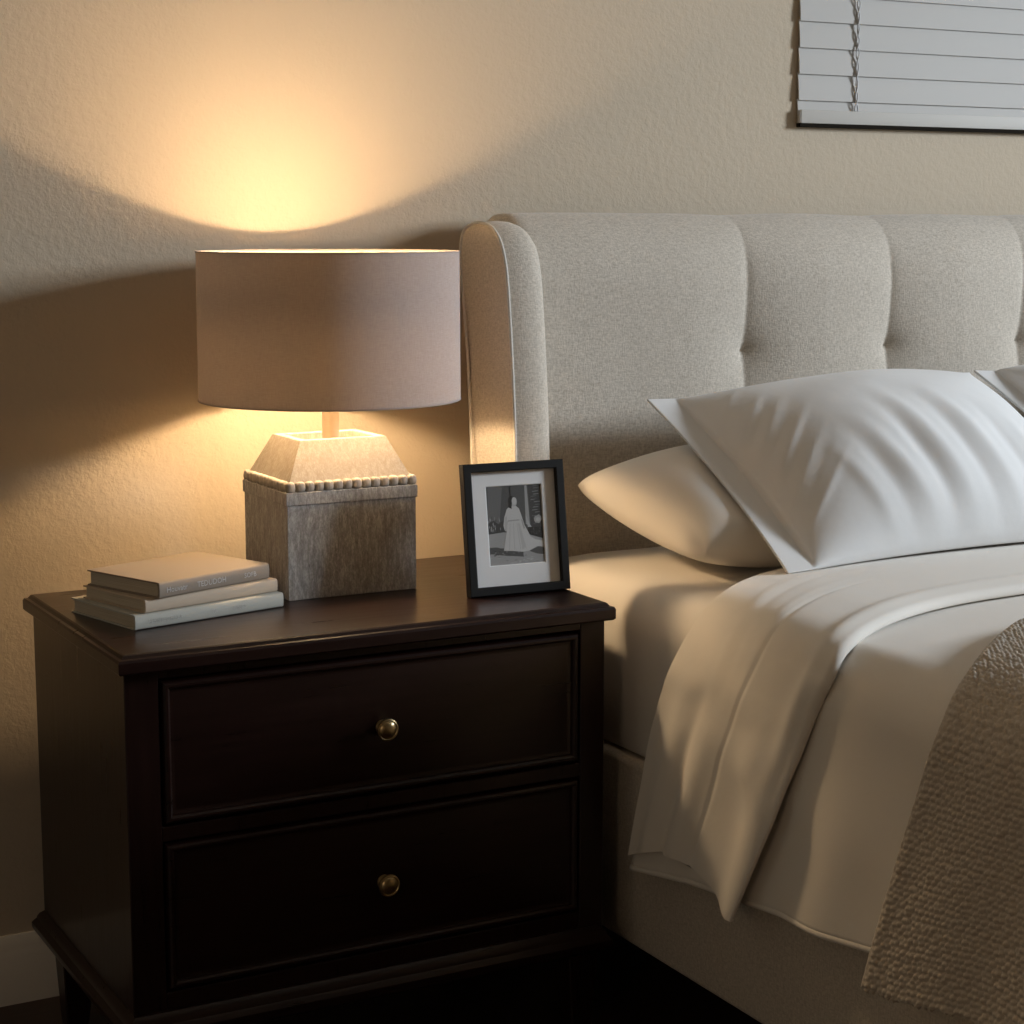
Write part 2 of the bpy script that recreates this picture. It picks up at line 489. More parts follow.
for x, y, a in spots:
    if bd0 is None:
        bd0 = obj('bead', bead_bm(), M['bead'], band, smooth=180); o = bd0
    else:
        o = bd0.copy(); COL.objects.link(o); o.parent = band
    o.location = Vector((x, y, .8535)) - LO
    o.rotation_euler = (random.uniform(-.12, .12), random.uniform(-.12, .12), a + random.uniform(-.1, .1))
    k = random.uniform(.95, 1.06); o.scale = (k, k, random.uniform(.95, 1.05))
bm = bmesh.new()   # hollow sloping top
tx0, tx1, ty0, ty1 = .401, .5465, -.2385, -.1225
R = []
for z, x0, x1, y0, y1 in ((.8465, bx0 + .006, bx1 - .006, by0 + .006, by1 - .006), (.858, bx0 + .0055, bx1 - .0055, by0 + .0055, by1 - .0055), (.9195, tx0, tx1, ty0, ty1), (.9205, tx0 + .001, tx1 - .001, ty0 + .001, ty1 - .001),
                          (.9205, tx0 + .0125, tx1 - .0125, ty0 + .0125, ty1 - .0125), (.919, tx0 + .0135, tx1 - .0135, ty0 + .0135, ty1 - .0135), (.905, tx0 + .0135, tx1 - .0135, ty0 + .0135, ty1 - .0135)):
    R.append([(x0, y0, z), (x1, y0, z), (x1, y1, z), (x0, y1, z)])
rings(bm, R); lo('sloping_top', bm, M['lampwood_top'])
cx, cy = .4755, -.1845
bm = bmesh.new(); lathe(bm, [(.0135, .904), (.0135, 1.008), (.010, 1.011), (.010, 1.018)], 28, 'z', (cx, cy, 0)); lo('pole', bm, M['polewood'], smooth=40)
bm = bmesh.new(); lathe(bm, [(.012, 1.018), (.019, 1.021), (.019, 1.052), (.016, 1.056), (.008, 1.057)], 24, 'z', (cx, cy, 0)); lo('socket', bm, M['wire'], smooth=40)
bm = bmesh.new()
P = [(.002, 1.0572), (.0125, 1.0576), (.0135, 1.0595), (.020, 1.0650), (.028, 1.0715), (.036, 1.0800), (.0405, 1.0855), (.042, 1.0885), (.0415, 1.0905), (.038, 1.0915), (.020, 1.0925), (.001, 1.0930)]
lathe(bm, P, 32, 'z', (cx, cy, 0))
for f in bm.faces:
    if f.calc_center_median().z < 1.0893: f.material_index = 1
lo('bulb', bm, [M['bulb'], M['bulb_body']], smooth=60)
bm = bmesh.new()   # collar added round the bulb face to block its low upward rays
n = 48; pr = [(.0428, 1.0885), (.0442, 1.0885), (.0448, 1.106), (.0436, 1.106)]
V = grid(bm, [[(cx + r * math.cos(2 * PI * i / n), cy + r * math.sin(2 * PI * i / n), z) for i in range(n)] for r, z in pr + pr[:1]], True)
bmesh.ops.remove_doubles(bm, verts=bm.verts, dist=1e-6)
lo('bulb_light_shield', bm, M['wire'], smooth=50)
SZ0, SZ1, SR0, SR1 = .9785, 1.2085, .2060, .2050
bm = bmesh.new(); n = 128
V = grid(bm, [[(cx + lerp(SR0, SR1, k / 6) * math.cos(2 * PI * i / n), cy + lerp(SR0, SR1, k / 6) * math.sin(2 * PI * i / n), lerp(SZ0, SZ1, k / 6)) for i in range(n)] for k in range(7)], True)
shade = lo('lamp_shade', bm, M['shade'], smooth=180)
for z, r in ((SZ0, SR0), (SZ1, SR1)):
    bm = bmesh.new()
    pr = [(r - .0007, z - .0012), (r + .0008, z - .0012), (r + .0009, z), (r + .0008, z + .0012), (r - .0007, z + .0012)]
    rings(bm, [[(cx + a * math.cos(2 * PI * i / n), cy + a * math.sin(2 * PI * i / n), b) for a, b in pr] for i in range(n)] , False, False)
    bmesh.ops.remove_doubles(bm, verts=bm.verts, dist=1e-6)
    # close the loop
    bm.verts.ensure_lookup_table(); m5 = 5
    for q in range(m5):
        a, b = bm.verts[(n - 1) * m5 + q], bm.verts[(n - 1) * m5 + (q + 1) % m5]
        c, d = bm.verts[(q + 1) % m5], bm.verts[q]
        bm.faces.new((a, b, c, d))
    lo('rim_trim', bm, M['trim'], shade, smooth=60)
bm = bmesh.new()   # spider fitter inside the shade: ring on the socket and three arms
for k in range(3):
    a = 2 * PI * k / 3 + .5
    tube(bm, [(cx + .018 * math.cos(a), cy + .018 * math.sin(a), 1.024), (cx + .08 * math.cos(a), cy + .08 * math.sin(a), 1.010), (cx + .2045 * math.cos(a), cy + .2045 * math.sin(a), .982)], .0016, 6)
lo('fitter', bm, M['wire'], smooth=60)

# ------------------------------------------------------------------ books
def text_mesh(s, size):
    cu = bpy.data.curves.new('lettering', 'FONT'); cu.body = s; cu.size = size; cu.extrude = .0001; cu.resolution_u = 2
    o = bpy.data.objects.new('lettering', cu); COL.objects.link(o)
    dg = bpy.context.evaluated_depsgraph_get(); dg.update()
    me = bpy.data.meshes.new_from_object(o.evaluated_get(dg))
    bpy.data.objects.remove(o); bpy.data.curves.remove(cu)
    return me

def book(label, corner, z, ang, L, D, T, mc, mp, mt, words, tname='spine_lettering'):
    b = thing('book', label, 'book', (corner[0], corner[1], z), (0, 0, ang), 'books stacked on the nightstand')
    ct = .0024; bm = bmesh.new()
    # cover: rounded spine at y = 0, boards running back
    ou = []; inn = []
    ou.append((D, T)); 
    for i in range(7):
        a = PI / 2 + PI * i / 6
        ou.append((.0045 + .0045 * math.cos(a) * 1.0 if True else 0, T / 2 + (T / 2) * (1 if i == 0 else -1 if i == 6 else math.copysign(abs(math.sin(a)) ** .45, math.sin(a)))))
    ou.append((D, 0))
    inn = [(D, ct), (.0065, ct), (.0045, T * .3), (.0045, T * .7), (.0065, T - ct), (D, T - ct)]
    ring = ou + inn
    rings(bm, [[(x, y, zz) for y, zz in ring] for x in (0, L)])
    obj('cover', bm, mc, b, smooth=50)
    bm = bmesh.new(); box(bm, .003, L - .003, .005, D - .004, ct, T - ct)
    obj('page_block', bm, mp, b)
    for w, x, size in words:
        me = text_mesh(w, size); me.materials.append(mt)
        o = bpy.data.objects.new(tname, me); COL.objects.link(o); o.parent = b
        o.rotation_euler = (PI / 2, 0, 0); o.location = (x, -.0003, T / 2 - size * .36)
    return b
def pages_mat():
    m = mat('book pages', (.55, .48, .38), .9, spec=.1); t = NT(m)
    g = t.noise(t.coords((8, 8, 1800)), 1, 2)
    t.l(t.ramp(g, [(.35, (.40, .34, .26)), (.65, (.56, .49, .38))]), t.b.inputs['Base Color']); return m
pm = pages_mat()
def cover_mat(n, c): 
    m = mat(n, c, .7, spec=.25); t = NT(m); t.l(t.bump(t.noise(t.coords((600, 600, 600)), 1, 1), .2, .0004), t.b.inputs['Normal']); return m
c_a, c_b, c_c = cover_mat('grey green book cloth', (.43, .42, .37)), cover_mat('beige book cloth', (.50, .40, .30)), cover_mat('taupe book cloth', (.27, .215, .165))
t_a, t_c = mat('faint pale lettering', (.50, .49, .45), .6), mat('pale grey lettering', (.50, .46, .42), .5)
book('grey green cloth book at the bottom of the three book stack', (.0895, -.377), ZT + .0003, math.radians(13.6), .2560, .182, .0218, c_a, pm, t_a, [('ALKNESOFIALA', .020, .0085), ('TA', .128, .0085), ('ILNCS', .166, .0085)])
book('beige cloth book in the middle of the three book stack', (.107, -.3715), ZT + .0223, math.radians(16.3), .2360, .163, .0198, c_b, pm, t_a, [])
book('small taupe book on top of the stack, pale lettering on its spine', (.127, -.3755), ZT + .0423, math.radians(21.3), .2105, .166, .0236, c_c, pm, t_c, [('Houvatr', .012, .0115), ('TEDUDOH', .069, .0115), ('SOFB', .160, .0105)])

# ------------------------------------------------------------------ picture frame
pf = thing('picture_frame', 'black picture frame with white mat and wedding portrait on the nightstand', 'picture frame', (.6155, -.3965, ZT + .0022), (math.radians(-8.4), 0, math.radians(-3.3)))
FW, FH, FD, FB = .1725, .2055, .016, .0135
bm = bmesh.new(); R = []
for y, o in ((FD, 0), (.001, 0), (0, .001), (0, FB - .0015), (.0010, FB), (.0085, FB), (.0085, FB - .004), (FD, FB - .004)):
    R.append([(o, y, o), (FW - o, y, o), (FW - o, y, FH - o), (o, y, FH - o)])
R.append(R[0]); rings(bm, R, False, False); bmesh.ops.remove_doubles(bm, verts=bm.verts, dist=1e-6)
obj('frame_border', bm, M['black_frame'], pf)
bm = bmesh.new(); rings(bm, [[(a, y, b) for a, b in ((FB - .003, FB - .003), (FW - FB + .003, FB - .003), (FW - FB + .003, FH - FB + .003), (FB - .003, FH - FB + .003))] for y in (.0115, .0155)])
obj('backing_board', bm, M['black_frame'], pf)
px0, px1, pz0, pz1 = .0395, .1365, .0445, .1695
bm = bmesh.new(); R = []
for y, (a0, a1, b0, b1) in ((.0112, (FB - .003, FW - FB + .003, FB - .003, FH - FB + .003)), (.0092, (FB - .003, FW - FB + .003, FB - .003, FH - FB + .003)), (.0092, (px0, px1, pz0, pz1)), (.0105, (px0 + .0012, px1 - .0012, pz0 + .0012, pz1 - .0012)), (.0112, (px0 + .0012, px1 - .0012, pz0 + .0012, pz1 - .0012))):
    R.append([(a0, y, b0), (a1, y, b0), (a1, y, b1), (a0, y, b1)])
rings(bm, R, False, False); obj('mat_board', bm, M['mat_board'], pf)
# the black and white portrait: flat shapes of grey on one sheet
def grey(n, v): return mat(n, (v, v * .985, v * .96), .6, spec=.2)
GM = [grey('photo grey %02d' % i, v) for i, v in enumerate((.035, .065, .10, .16, .26, .36, .47, .56))]
bm = bmesh.new()
def poly(pts, mi, d):
    f = bm.faces.new([bm.verts.new((lerp(px0, px1, x), .0110 - .00006 * d, lerp(pz0, pz1, z))) for x, z in pts]); f.material_index = mi
def pblob(x, z, rx, rz, mi, d, n=12, j=.0):
    poly([(x + rx * math.cos(2 * PI * i / n) * (1 + random.uniform(-j, j)), z + rz * math.sin(2 * PI * i / n) * (1 + random.uniform(-j, j))) for i in range(n)], mi, d)
poly([(0, .40), (.45, .38), (.45, 1), (0, 1)], 2, 0)                    # dim backdrop
poly([(.42, .38), (1, .30), (1, 1), (.42, 1)], 2, 0)
poly([(.02, .58), (.22, .52), (.30, .98), (.05, .99)], 3, .3)
poly([(.78, .44), (1, .38), (1, 1), (.76, 1)], 1, 1)                    # rough wall at the right
for i in range(15):
    z = .97 - i * .034 + random.uniform(-.006, .006); x = .79 + random.uniform(0, .08)
    poly([(x, z), (x + random.uniform(.05, .13), z + .004), (x + .11, z + .012), (x + .01, z + .010)], random.choice((3, 4, 4)), 2)
poly([(.685, .50), (.76, .48), (.74, 1), (.70, 1)], 5, 1.5)             # pale pillar
poly([(.69, .62), (.75, .50), (.79, .46), (.72, .46)], 6, 1.6)
pblob(.90, .55, .07, .055, 5, 2.5, 11, .25); pblob(.91, .55, .04, .03, 6, 3, 9, .2)
poly([(0, .40), (.36, .42), (.36, .53), (.28, .56), (.2, .52), (.12, .57), (0, .53)], 1, 1)   # hedge
for i in range(26):
    pblob(random.uniform(.01, .34), random.uniform(.44, .61), .010, .022, random.choice((3, 4, 2, 5)), 2, 6, .3)
poly([(.72, .46), (1, .45), (1, .30), (.88, .33), (.72, .37)], 0, 2)    # dark hedge right
for i in range(14): pblob(random.uniform(.76, .98), random.uniform(.36, .44), .012, .012, random.choice((1, 2)), 2.5, 6, .3)
poly([(0, 0), (1, 0), (1, .31), (.80, .36), (.45, .40), (.18, .425), (0, .40)], 5, .6)        # lawn
poly([(0, .17), (.25, .21), (.6, .17), (.62, .09), (.35, .12), (0, .18)], 3, 1)               # path of shade
poly([(0, .16), (.02, .235), (.14, .235), (.30, .20), (.62, .165), (.60, .10), (.30, .12)], 2, 1.2)
poly([(.72, .16), (.88, .21), (1, .19), (1, .10), (.85, .12)], 2, 1.2)
for i in range(30): pblob(random.uniform(.02, .55), random.uniform(.13, .22), .018, .008, random.choice((1, 3, 4)), 1.6, 6, .3)
for i in range(20): pblob(random.uniform(.02, .97), random.uniform(.02, .11), .03, .006, random.choice((4, 6)), 1.6, 6, .3)
poly([(.36, .70), (.42, .735), (.52, .74), (.58, .70), (.62, .60), (.66, .49), (.70, .43), (.76, .34), (.84, .30), (1, .27), (1, .21), (.86, .21), (.72, .165), (.60, .155), (.42, .175), (.27, .185), (.30, .30), (.34, .43), (.36, .55), (.30, .44), (.285, .50), (.31, .60)], 7, 4)  # gown with train
poly([(.36, .545), (.58, .55), (.575, .565), (.37, .562)], 5, 5)                             # sash
for x0, x1 in ((.40, .36), (.46, .45), (.52, .56), (.56, .66)):
    poly([(x0, .52), (x0 + .012, .52), (x1 + .015, .19), (x1, .19)], 6, 5)
poly([(.54, .53), (.57, .50), (.66, .22), (.60, .18)], 6, 4.6)
poly([(.455, .73), (.51, .73), (.515, .79), (.46, .79)], 6, 5)                                # neck
pblob(.455, .80, .062, .062, 0, 4.5, 14, .05); poly([(.40, .82), (.45, .84), (.45, .70), (.395, .72)], 0, 4.6)   # dark hair
pblob(.497, .800, .040, .046, 7, 6, 14); pblob(.525, .79, .022, .05, 6, 4.8, 10)
poly([(.32, .60), (.36, .62), (.345, .42), (.31, .43)], 6, 5); poly([(.60, .58), (.63, .55), (.665, .45), (.64, .44)], 5, 5)
for f in bm.faces:
    if f.normal.y > 0: f.normal_flip()
obj('photograph', bm, GM, pf, normals=False)
bm = bmesh.new(); rings(bm, [[(a, y, b) for a, b in ((FB - .003, FB - .003), (FW - FB + .003, FB - .003), (FW - FB + .003, FH - FB + .003), (FB - .003, FH - FB + .003))] for y in (.0086, .0091)])
obj('glass_pane', bm, M['glass'], pf)
bm = bmesh.new()   # easel leg from the back of the frame down to the tabletop
v = []
for (y, z) in ((FD + .0005, .150), (FD + .003, .150), (.0795, -.0095), (.0765, -.0105)):
    pass
A0, A1 = Vector((0, FD + .0005, .150)), Vector((0, .080, .0112))
rings(bm, [[(.066, p.y, p.z), (.106, p.y, p.z), (.106, p.y + .003, p.z + .0015), (.066, p.y + .003, p.z + .0015)] for p in (A0, A1)])
obj('easel_leg', bm, M['black_frame'], pf)

# ------------------------------------------------------------------ bed frame
BC = 1.670
bed = thing('bed', 'oatmeal linen upholstered bed with tufted wingback headboard against the wall', 'bed', (BC, -1.1, FLOOR))
BO = Vector((BC, -1.1, FLOOR))
def bo(name, bm, m, parent=bed, smooth=None):
    bmesh.ops.translate(bm, verts=bm.verts, vec=-BO); return obj(name, bm, m, parent, smooth)
SEAMS = [1.336, 1.670, 2.004]
TUFTS = [(x, z) for x in SEAMS for z in (1.022, .62)]
def headboard():
    bm = bmesh.new(); x0, x1 = .842, 2 * BC - .842; nx = 440
    prof = []
    for i in range(110): prof.append((-.100, lerp(.10, 1.135, i / 109), (-1, 0)))
    for i in range(1, 33):
        a = (PI / 2) * i / 32; prof.append((-.100 + .088 * (1 - math.cos(a)), 1.135 + .118 * math.sin(a), (-math.cos(a), math.sin(a))))
    for i in range(1, 8): prof.append((lerp(-.012, .018, i / 7), 1.253, (0, 1)))
    rows = []
    for y, z, (ny, nzz) in prof:
        r = []
        for i in range(nx + 1):
            x = lerp(x0, x1, i / nx)
            d = min(abs(x - s) for s in SEAMS)
            e = min(abs(x - x0), abs(x - x1))
            fade = 1 - .80 * sm(1.15, 1.253, z) * (1 if ny > -.99 else 1)
            b = (.26 * (1 - math.exp(-d / .012)) + .74 * (1 - math.exp(-(d / .085) ** 1.3))) * .020
            b *= 1 if z > .9 else 1
            b = lerp(.017, b, fade)
            b -= .028 * math.exp(-(e / .025) ** 2)
            for tx, tz in TUFTS:
                q = math.hypot((x - tx) * 1.0, (z - tz) * .85)
                if q < .3: b -= .016 * math.exp(-(q / .045) ** 1.2)
                # little pulled crease running sideways from the tuft
                q2 = abs(z - tz + (abs(x - tx)) * .05)
                b -= .004 * math.exp(-(q2 / .007) ** 2) * math.exp(-abs(x - tx) / .022)
            b += .0012 * nz(x * 7, z * 7)
            r.append((x, y + ny * b, z + nzz * b))
        rows.append(r)
    grid(bm, rows)
    # back and ends
    box(bm, x0, x1, -.06, .020, .10, 1.20)
    return bm
bo('headboard', headboard(), M['linen'], smooth=180)
WP = [(-.052, .02), (-.052, .3), (-.052, .6), (-.047, .80), (-.032, 1.0), (-.021, 1.08), (-.013, 1.13), (-.007, 1.165), (-.004, 1.195), (-.006, 1.222), (-.018, 1.241), (-.044, 1.250), (-.075, 1.253), (-.102, 1.250), (-.125, 1.241), (-.146, 1.224), (-.160, 1.200), (-.170, 1.165), (-.177, 1.120), (-.184, 1.060), (-.190, 1.00), (-.195, .94), (-.199, .88), (-.201, .80), (-.201, .60), (-.201, .40), (-.201, .20), (-.201, .02)]
wing_curve = [(p.x, p.y) for p in (cat_rom([(a, b, 0) for a, b in WP], 180))]
def wing(side):
    n = len(wing_curve); bm = bmesh.new()
    nor = []
    for i in range(n):
        a = Vector(wing_curve[max(0, i - 1)]); b = Vector(wing_curve[min(n - 1, i + 1)])
        d = (b - a).normalized(); nor.append(Vector((-d.y, d.x)))     # to be checked inward
    cen = Vector((-.09, .7))
    for i in range(n):
        if nor[i].dot(cen - Vector(wing_curve[i])) < 0: nor[i] = -nor[i]
    L = [(.7983, .012), (.7985, .008), (.7992, .0035), (.801, .0008), (.804, 0), (.815, -.0022), (.830, -.0035), (.848, -.002), (.860, .002), (.868, .008), (.875, .016), (.880, .027), (.882, .042)]
    R = []
    for x, o in L:
        X = x if side < 0 else 2 * BC - x
        R.append([(X, wing_curve[i][0] + nor[i].x * o, max(.02, wing_curve[i][1] + nor[i].y * o)) for i in range(n)])
    V = rings(bm, R, False, False)
    for ring, x in ((V[0], R[0][0][0]), (V[-1], R[-1][0][0])):
        c = bm.verts.new((x, -.09, .62))
        for i in range(n): bm.faces.new((ring[i], ring[(i + 1) % n], c)).material_index = 1
    w = bo('wing', bm, [M['linen'], M['linen']], smooth=60)
    for f in w.data.polygons:
        if f.material_index == 1: f.use_smooth = False
    bm = bmesh.new()
    X = .8002 if side < 0 else 2 * BC - .8002
    tube(bm, [(X, wing_curve[i][0] - nor[i].x * .0006, wing_curve[i][1] - nor[i].y * .0006) for i in range(6, n)], .0030, 8)
    p = bo('piping', bm, M['piping'], w, smooth=180)
wing(-1); wing(1)
def rail(x0, x1, y0, y1):
    bm = bmesh.new(); box(bm, x0, x1, y0, y1, .106, .412); bevel(bm, .012, 3); return bm
bo('side_rail', rail(.853, .905, -2.20, -.199), M['linen'], smooth=45)
bo('side_rail', rail(2 * BC - .905, 2 * BC - .853, -2.20, -.199), M['linen'], smooth=45)
bo('foot_rail', rail(.9055, 2 * BC - .9055, -2.20, -2.15), M['linen'], smooth=45)
bm = bmesh.new(); box(bm, .906, 2 * BC - .906, -2.148, -.10, .36, .410); bo('slat_deck', bm, M['wood_x'])
for lx in (.90, 2 * BC - .90):
    bm = bmesh.new(); rect_rings(bm, lx - .028, lx + .028, -2.17, -2.114, [(FLOOR, -.006), (.1055, 0)]); bo('leg', bm, M['wood_z'])

# ------------------------------------------------------------------ mattress in its fitted sheet
bm = bmesh.new(); mx0, mx1, my0, my1, mz0, mz1 = .866, 2 * BC - .866, -2.14, -.118, .4135, .684
def rrect(x0, x1, y0, y1, r, z, k=10):
    out = []
    for (cx_, cy_, a0) in ((x1 - r, y1 - r, 0), (x0 + r, y1 - r, PI / 2), (x0 + r, y0 + r, PI), (x1 - r, y0 + r, 1.5 * PI)):
        for i in range(k + 1):
            a = a0 + PI / 2 * i / k; out.append((cx_ + r * math.cos(a), cy_ + r * math.sin(a), z))
    return out
R = []
for o, z in ((.02, mz0), (.006, mz0 + .004), (0, mz0 + .018), (0, mz1 - .07), (.003, mz1 - .048), (.010, mz1 - .030), (.022, mz1 - .014), (.038, mz1 - .005), (.060, mz1 - .001), (.09, mz1)):
    R.append(rrect(mx0 + o, mx1 - o, my0 + o * .5, my1 - o * .5, .06, z))
rings(bm, R)
mat_o = obj('mattress', bm, M['sheet'], smooth=60)
def rebase(o, p):
    p = Vector(p); o.data.transform(Matrix.Translation(-p)); o.location = p
rebase(mat_o, (BC, -1.1, mz0))
tag(mat_o, 'mattress in an ivory fitted sheet lying inside the linen bed frame', 'mattress')

# ------------------------------------------------------------------ duvet
def side_z(y): return curve1([(-2.4, .345), (-1.12, .323), (-1.03, .316), (-.93, .311), (-.71, .288), (-.545, .260), (-.4, .25)], y)
def face_up(o):
    """outer side of a draped cloth = the side that faces up on the bed"""
    if sum(p.normal.z * p.area for p in o.data.polygons) < 0: o.data.flip_normals()
def duvet_row(y, nrm=0.0):
    """cross-section of the duvet at depth y, from right hem to left hem"""
    pts = []
    top = .700
    puff = .010 * math.sin((y + .6) * 2.1) * 0
    for s in (1, -1):
        half = []
        hem = side_z(y)
        xs = .815; R = .085
        for i in range(41):
            t = i / 40; x = lerp(BC, xs + R, t)
            half.append((x, top + .004 * nz(x * 4, y * 4) - .010 * sm(.6, 1, t) * 0))
        for i in range(1, 13):
            a = (PI / 2) * i / 12; half.append((xs + R - R * math.sin(a), top - R + R * math.cos(a)))
        for i in range(1, 31):
            t = i / 30; z = lerp(top - R, hem, t)
            d = 0.0
            d += .010 * t * math.exp(-((y + 1.02 + .06 * (1 - t)) / .055) ** 2) * -1          # fold swelling outward near the cuff
            d += .010 * sm(.2, .9, t) * math.exp(-((y + 1.16) / .06) ** 2) * 1.0               # hollow beside the throw
            d += -.010 * math.sin(y * 11 + .8) * t * t * sm(-1.15, -1.5, y)
            d += .003 * nz(y * 9, z * 9) * t
            if y > -.92: d = max(d, -.001)
            half.append((xs + d, z))
        if s == 1: right = [(2 * BC - x, z) for x, z in half][::-1]
        else: pts = right[:-1] + half
    return [(x, y, z) for x, z in pts]
def duvet_row_cache(y, k, _c={}):
    key = round(y, 3)
    if key not in _c: _c[key] = duvet_row(y)
    x, _, z = _c[key][k]; return (x, y, z)
bm = bmesh.new(); ny = 150
rows = []
def duvet_start(x, z):
    if z > .66: return lerp(-.70, -.575, sm(.83, 1.15, x))
    return curve1([(.26, -.547), (.40, -.600), (.50, -.632), (.56, -.655), (.66, -.70)], z)
for j in range(ny + 1):
    f = j / ny; r = []
    for k, (x, y, z) in enumerate(duvet_row(lerp(-.547, -2.10, f))):
        if x < BC:
            yy = lerp(duvet_start(x, z), -2.10, f); q = duvet_row_cache(yy, k)
            r.append(q)
        else: r.append((x, lerp(-.575, -2.10, f), z))
    rows.append(r)
# foot end turns down over the end of the mattress
base = duvet_row(-2.10)
for q in range(1, 27):
    if q <= 12: a = (PI / 2) * q / 12; yy, dz, low = -2.10 - .115 * math.sin(a), .09 * (1 - math.cos(a)), 0
    else: yy, dz, low = -2.215 - .012 * (q - 12) / 14, .09, (q - 12) / 14
    r = []
    for x, y, z in base:
        zz = z - dz if z > .61 else min(z, .61)
        zz = min(zz, .70 - dz); r.append((x, yy, lerp(zz, .34, low) if zz > .34 else zz))
    rows.append(r)
grid(bm, rows); 
du = obj('duvet', bm, M['duvet'], smooth=180)
face_up(du); rebase(du, (BC, -1.25, .685))
sol = du.modifiers.new('thickness', 'SOLIDIFY'); sol.thickness = .010; sol.offset = -1
tag(du, 'off white duvet spread over the mattress and hanging down the bed side, top turned back', 'duvet')
DO = Vector((BC, -1.25, .685))
# piped hem of the duvet
bm = bmesh.new(); P = [r[-1] for r in rows[:ny]]
tube(bm, [(p[0] + .004, p[1], p[2] + .001) for p in P], .0058, 8)
bmesh.ops.translate(bm, verts=bm.verts, vec=-DO); obj('hem', bm, M['duvet'], du, smooth=180)

# the cuff: the top of the duvet folded back, hanging as a sweep of cloth at the corner
HS = [(2.50, -.545, .716), (1.95, -.545, .716), (1.60, -.545, .716), (1.30, -.532, .716), (1.114, -.562, .716), (.985, -.614, .716), (.885, -.674, .708), (.832, -.690, .676), (.806, -.672, .615), (.805, -.640, .555), (.805, -.614, .491), (.805, -.587, .398), (.805, -.555, .285)]
FS = [(2.50, -.850, .720), (1.95, -.852, .720), (1.60, -.855, .720), (1.304, -.863, .720), (1.121, -.888, .720), (.960, -.953, .720), (.845, -1.014, .706), (.808, -1.022, .664), (.799, -1.005, .615), (.797, -.984, .560), (.796, -.958, .498), (.802, -.935, .433), (.806, -.858, .283)]
per = 16
Hc, Fc = spline_raw(HS, per), spline_raw(FS, per)
nv = 80
def cuff_pt(i, v):
    n = len(Hc) - 1; t = i / n
    h, f = Hc[i], Fc[i]
    p = h.lerp(f, v)
    side = sm(.45, .66, t)                      # 0 on the bed top, 1 on the hanging part
    w = i / per
    # local outward normal: up on top, -x on the side
    a = sm(4.8, 8.2, w) * PI / 2
    nrm = Vector((-math.sin(a), 0, math.cos(a)))
    low = sm(7.5, 12, w)
    d = .006 * math.sin(PI * v)
    d += low * (.024 * math.exp(-((v - lerp(.70, .985, sm(8, 12, w))) / .13) ** 2) if v < 2 else 0)
    d += low * (.007 * math.exp(-((v - .18) / .07) ** 2) + .008 * math.exp(-((v - .44) / .08) ** 2) - .008 * math.exp(-((v - .31) / .05) ** 2))
    d += side * .002 * nz(v * 5, w * .9)
    d += .006 * math.exp(-((v - .93) / .05) ** 2) * (1 - low)            # padded lip at the foot-side edge
    # soft wrinkles crossing the corner
    c = math.exp(-((w - 6.0) / 2.2) ** 2)
    d += .25 * c * (.0045 * math.exp(-((v - .30 - .03 * (w - 6)) / .035) ** 2) - .004 * math.exp(-((v - .38 - .03 * (w - 6)) / .03) ** 2) + .004 * math.exp(-((v - .52 - .02 * (w - 6)) / .03) ** 2))
    # stitched hem line
    d -= .0022 * math.exp(-((v - .58) / .010) ** 2) * sm(3, 6, w)
    p = p + nrm * d
    if w > 9.0:
        p.z += sm(9.0, 12, w) * (.040 * math.sin(PI * min(1, v * 1.03)) ** 1.0)
    return p
top = [[cuff_pt(i, v / nv) for v in range(nv + 1)] for i in range(len(Hc))]
bm = bmesh.new()
rowsC = []
for i, r in enumerate(top):
    w = i / per; a = sm(4.8, 8.2, w) * PI / 2
    nrm = Vector((-math.sin(a), 0, math.cos(a)))
    fold = (r[-1] - r[-4]).normalized()
    th = lerp(.017, .007, sm(7.0, 11.0, w))
    ring = list(r)
    for q in range(1, 8):          # rounded edge
        b = PI * q / 8
        ring.append(r[-1] + fold * (th / 2) * math.sin(b) - nrm * (th / 2) * (1 - math.cos(b)))
    for v in range(nv, -1, -4): ring.append(r[v] - nrm * th)
    rowsC.append(ring)
rings(bm, rowsC)
bmesh.ops.translate(bm, verts=bm.verts, vec=-DO)
obj('turned_back_cuff', bm, M['duvet'], du, smooth=60)

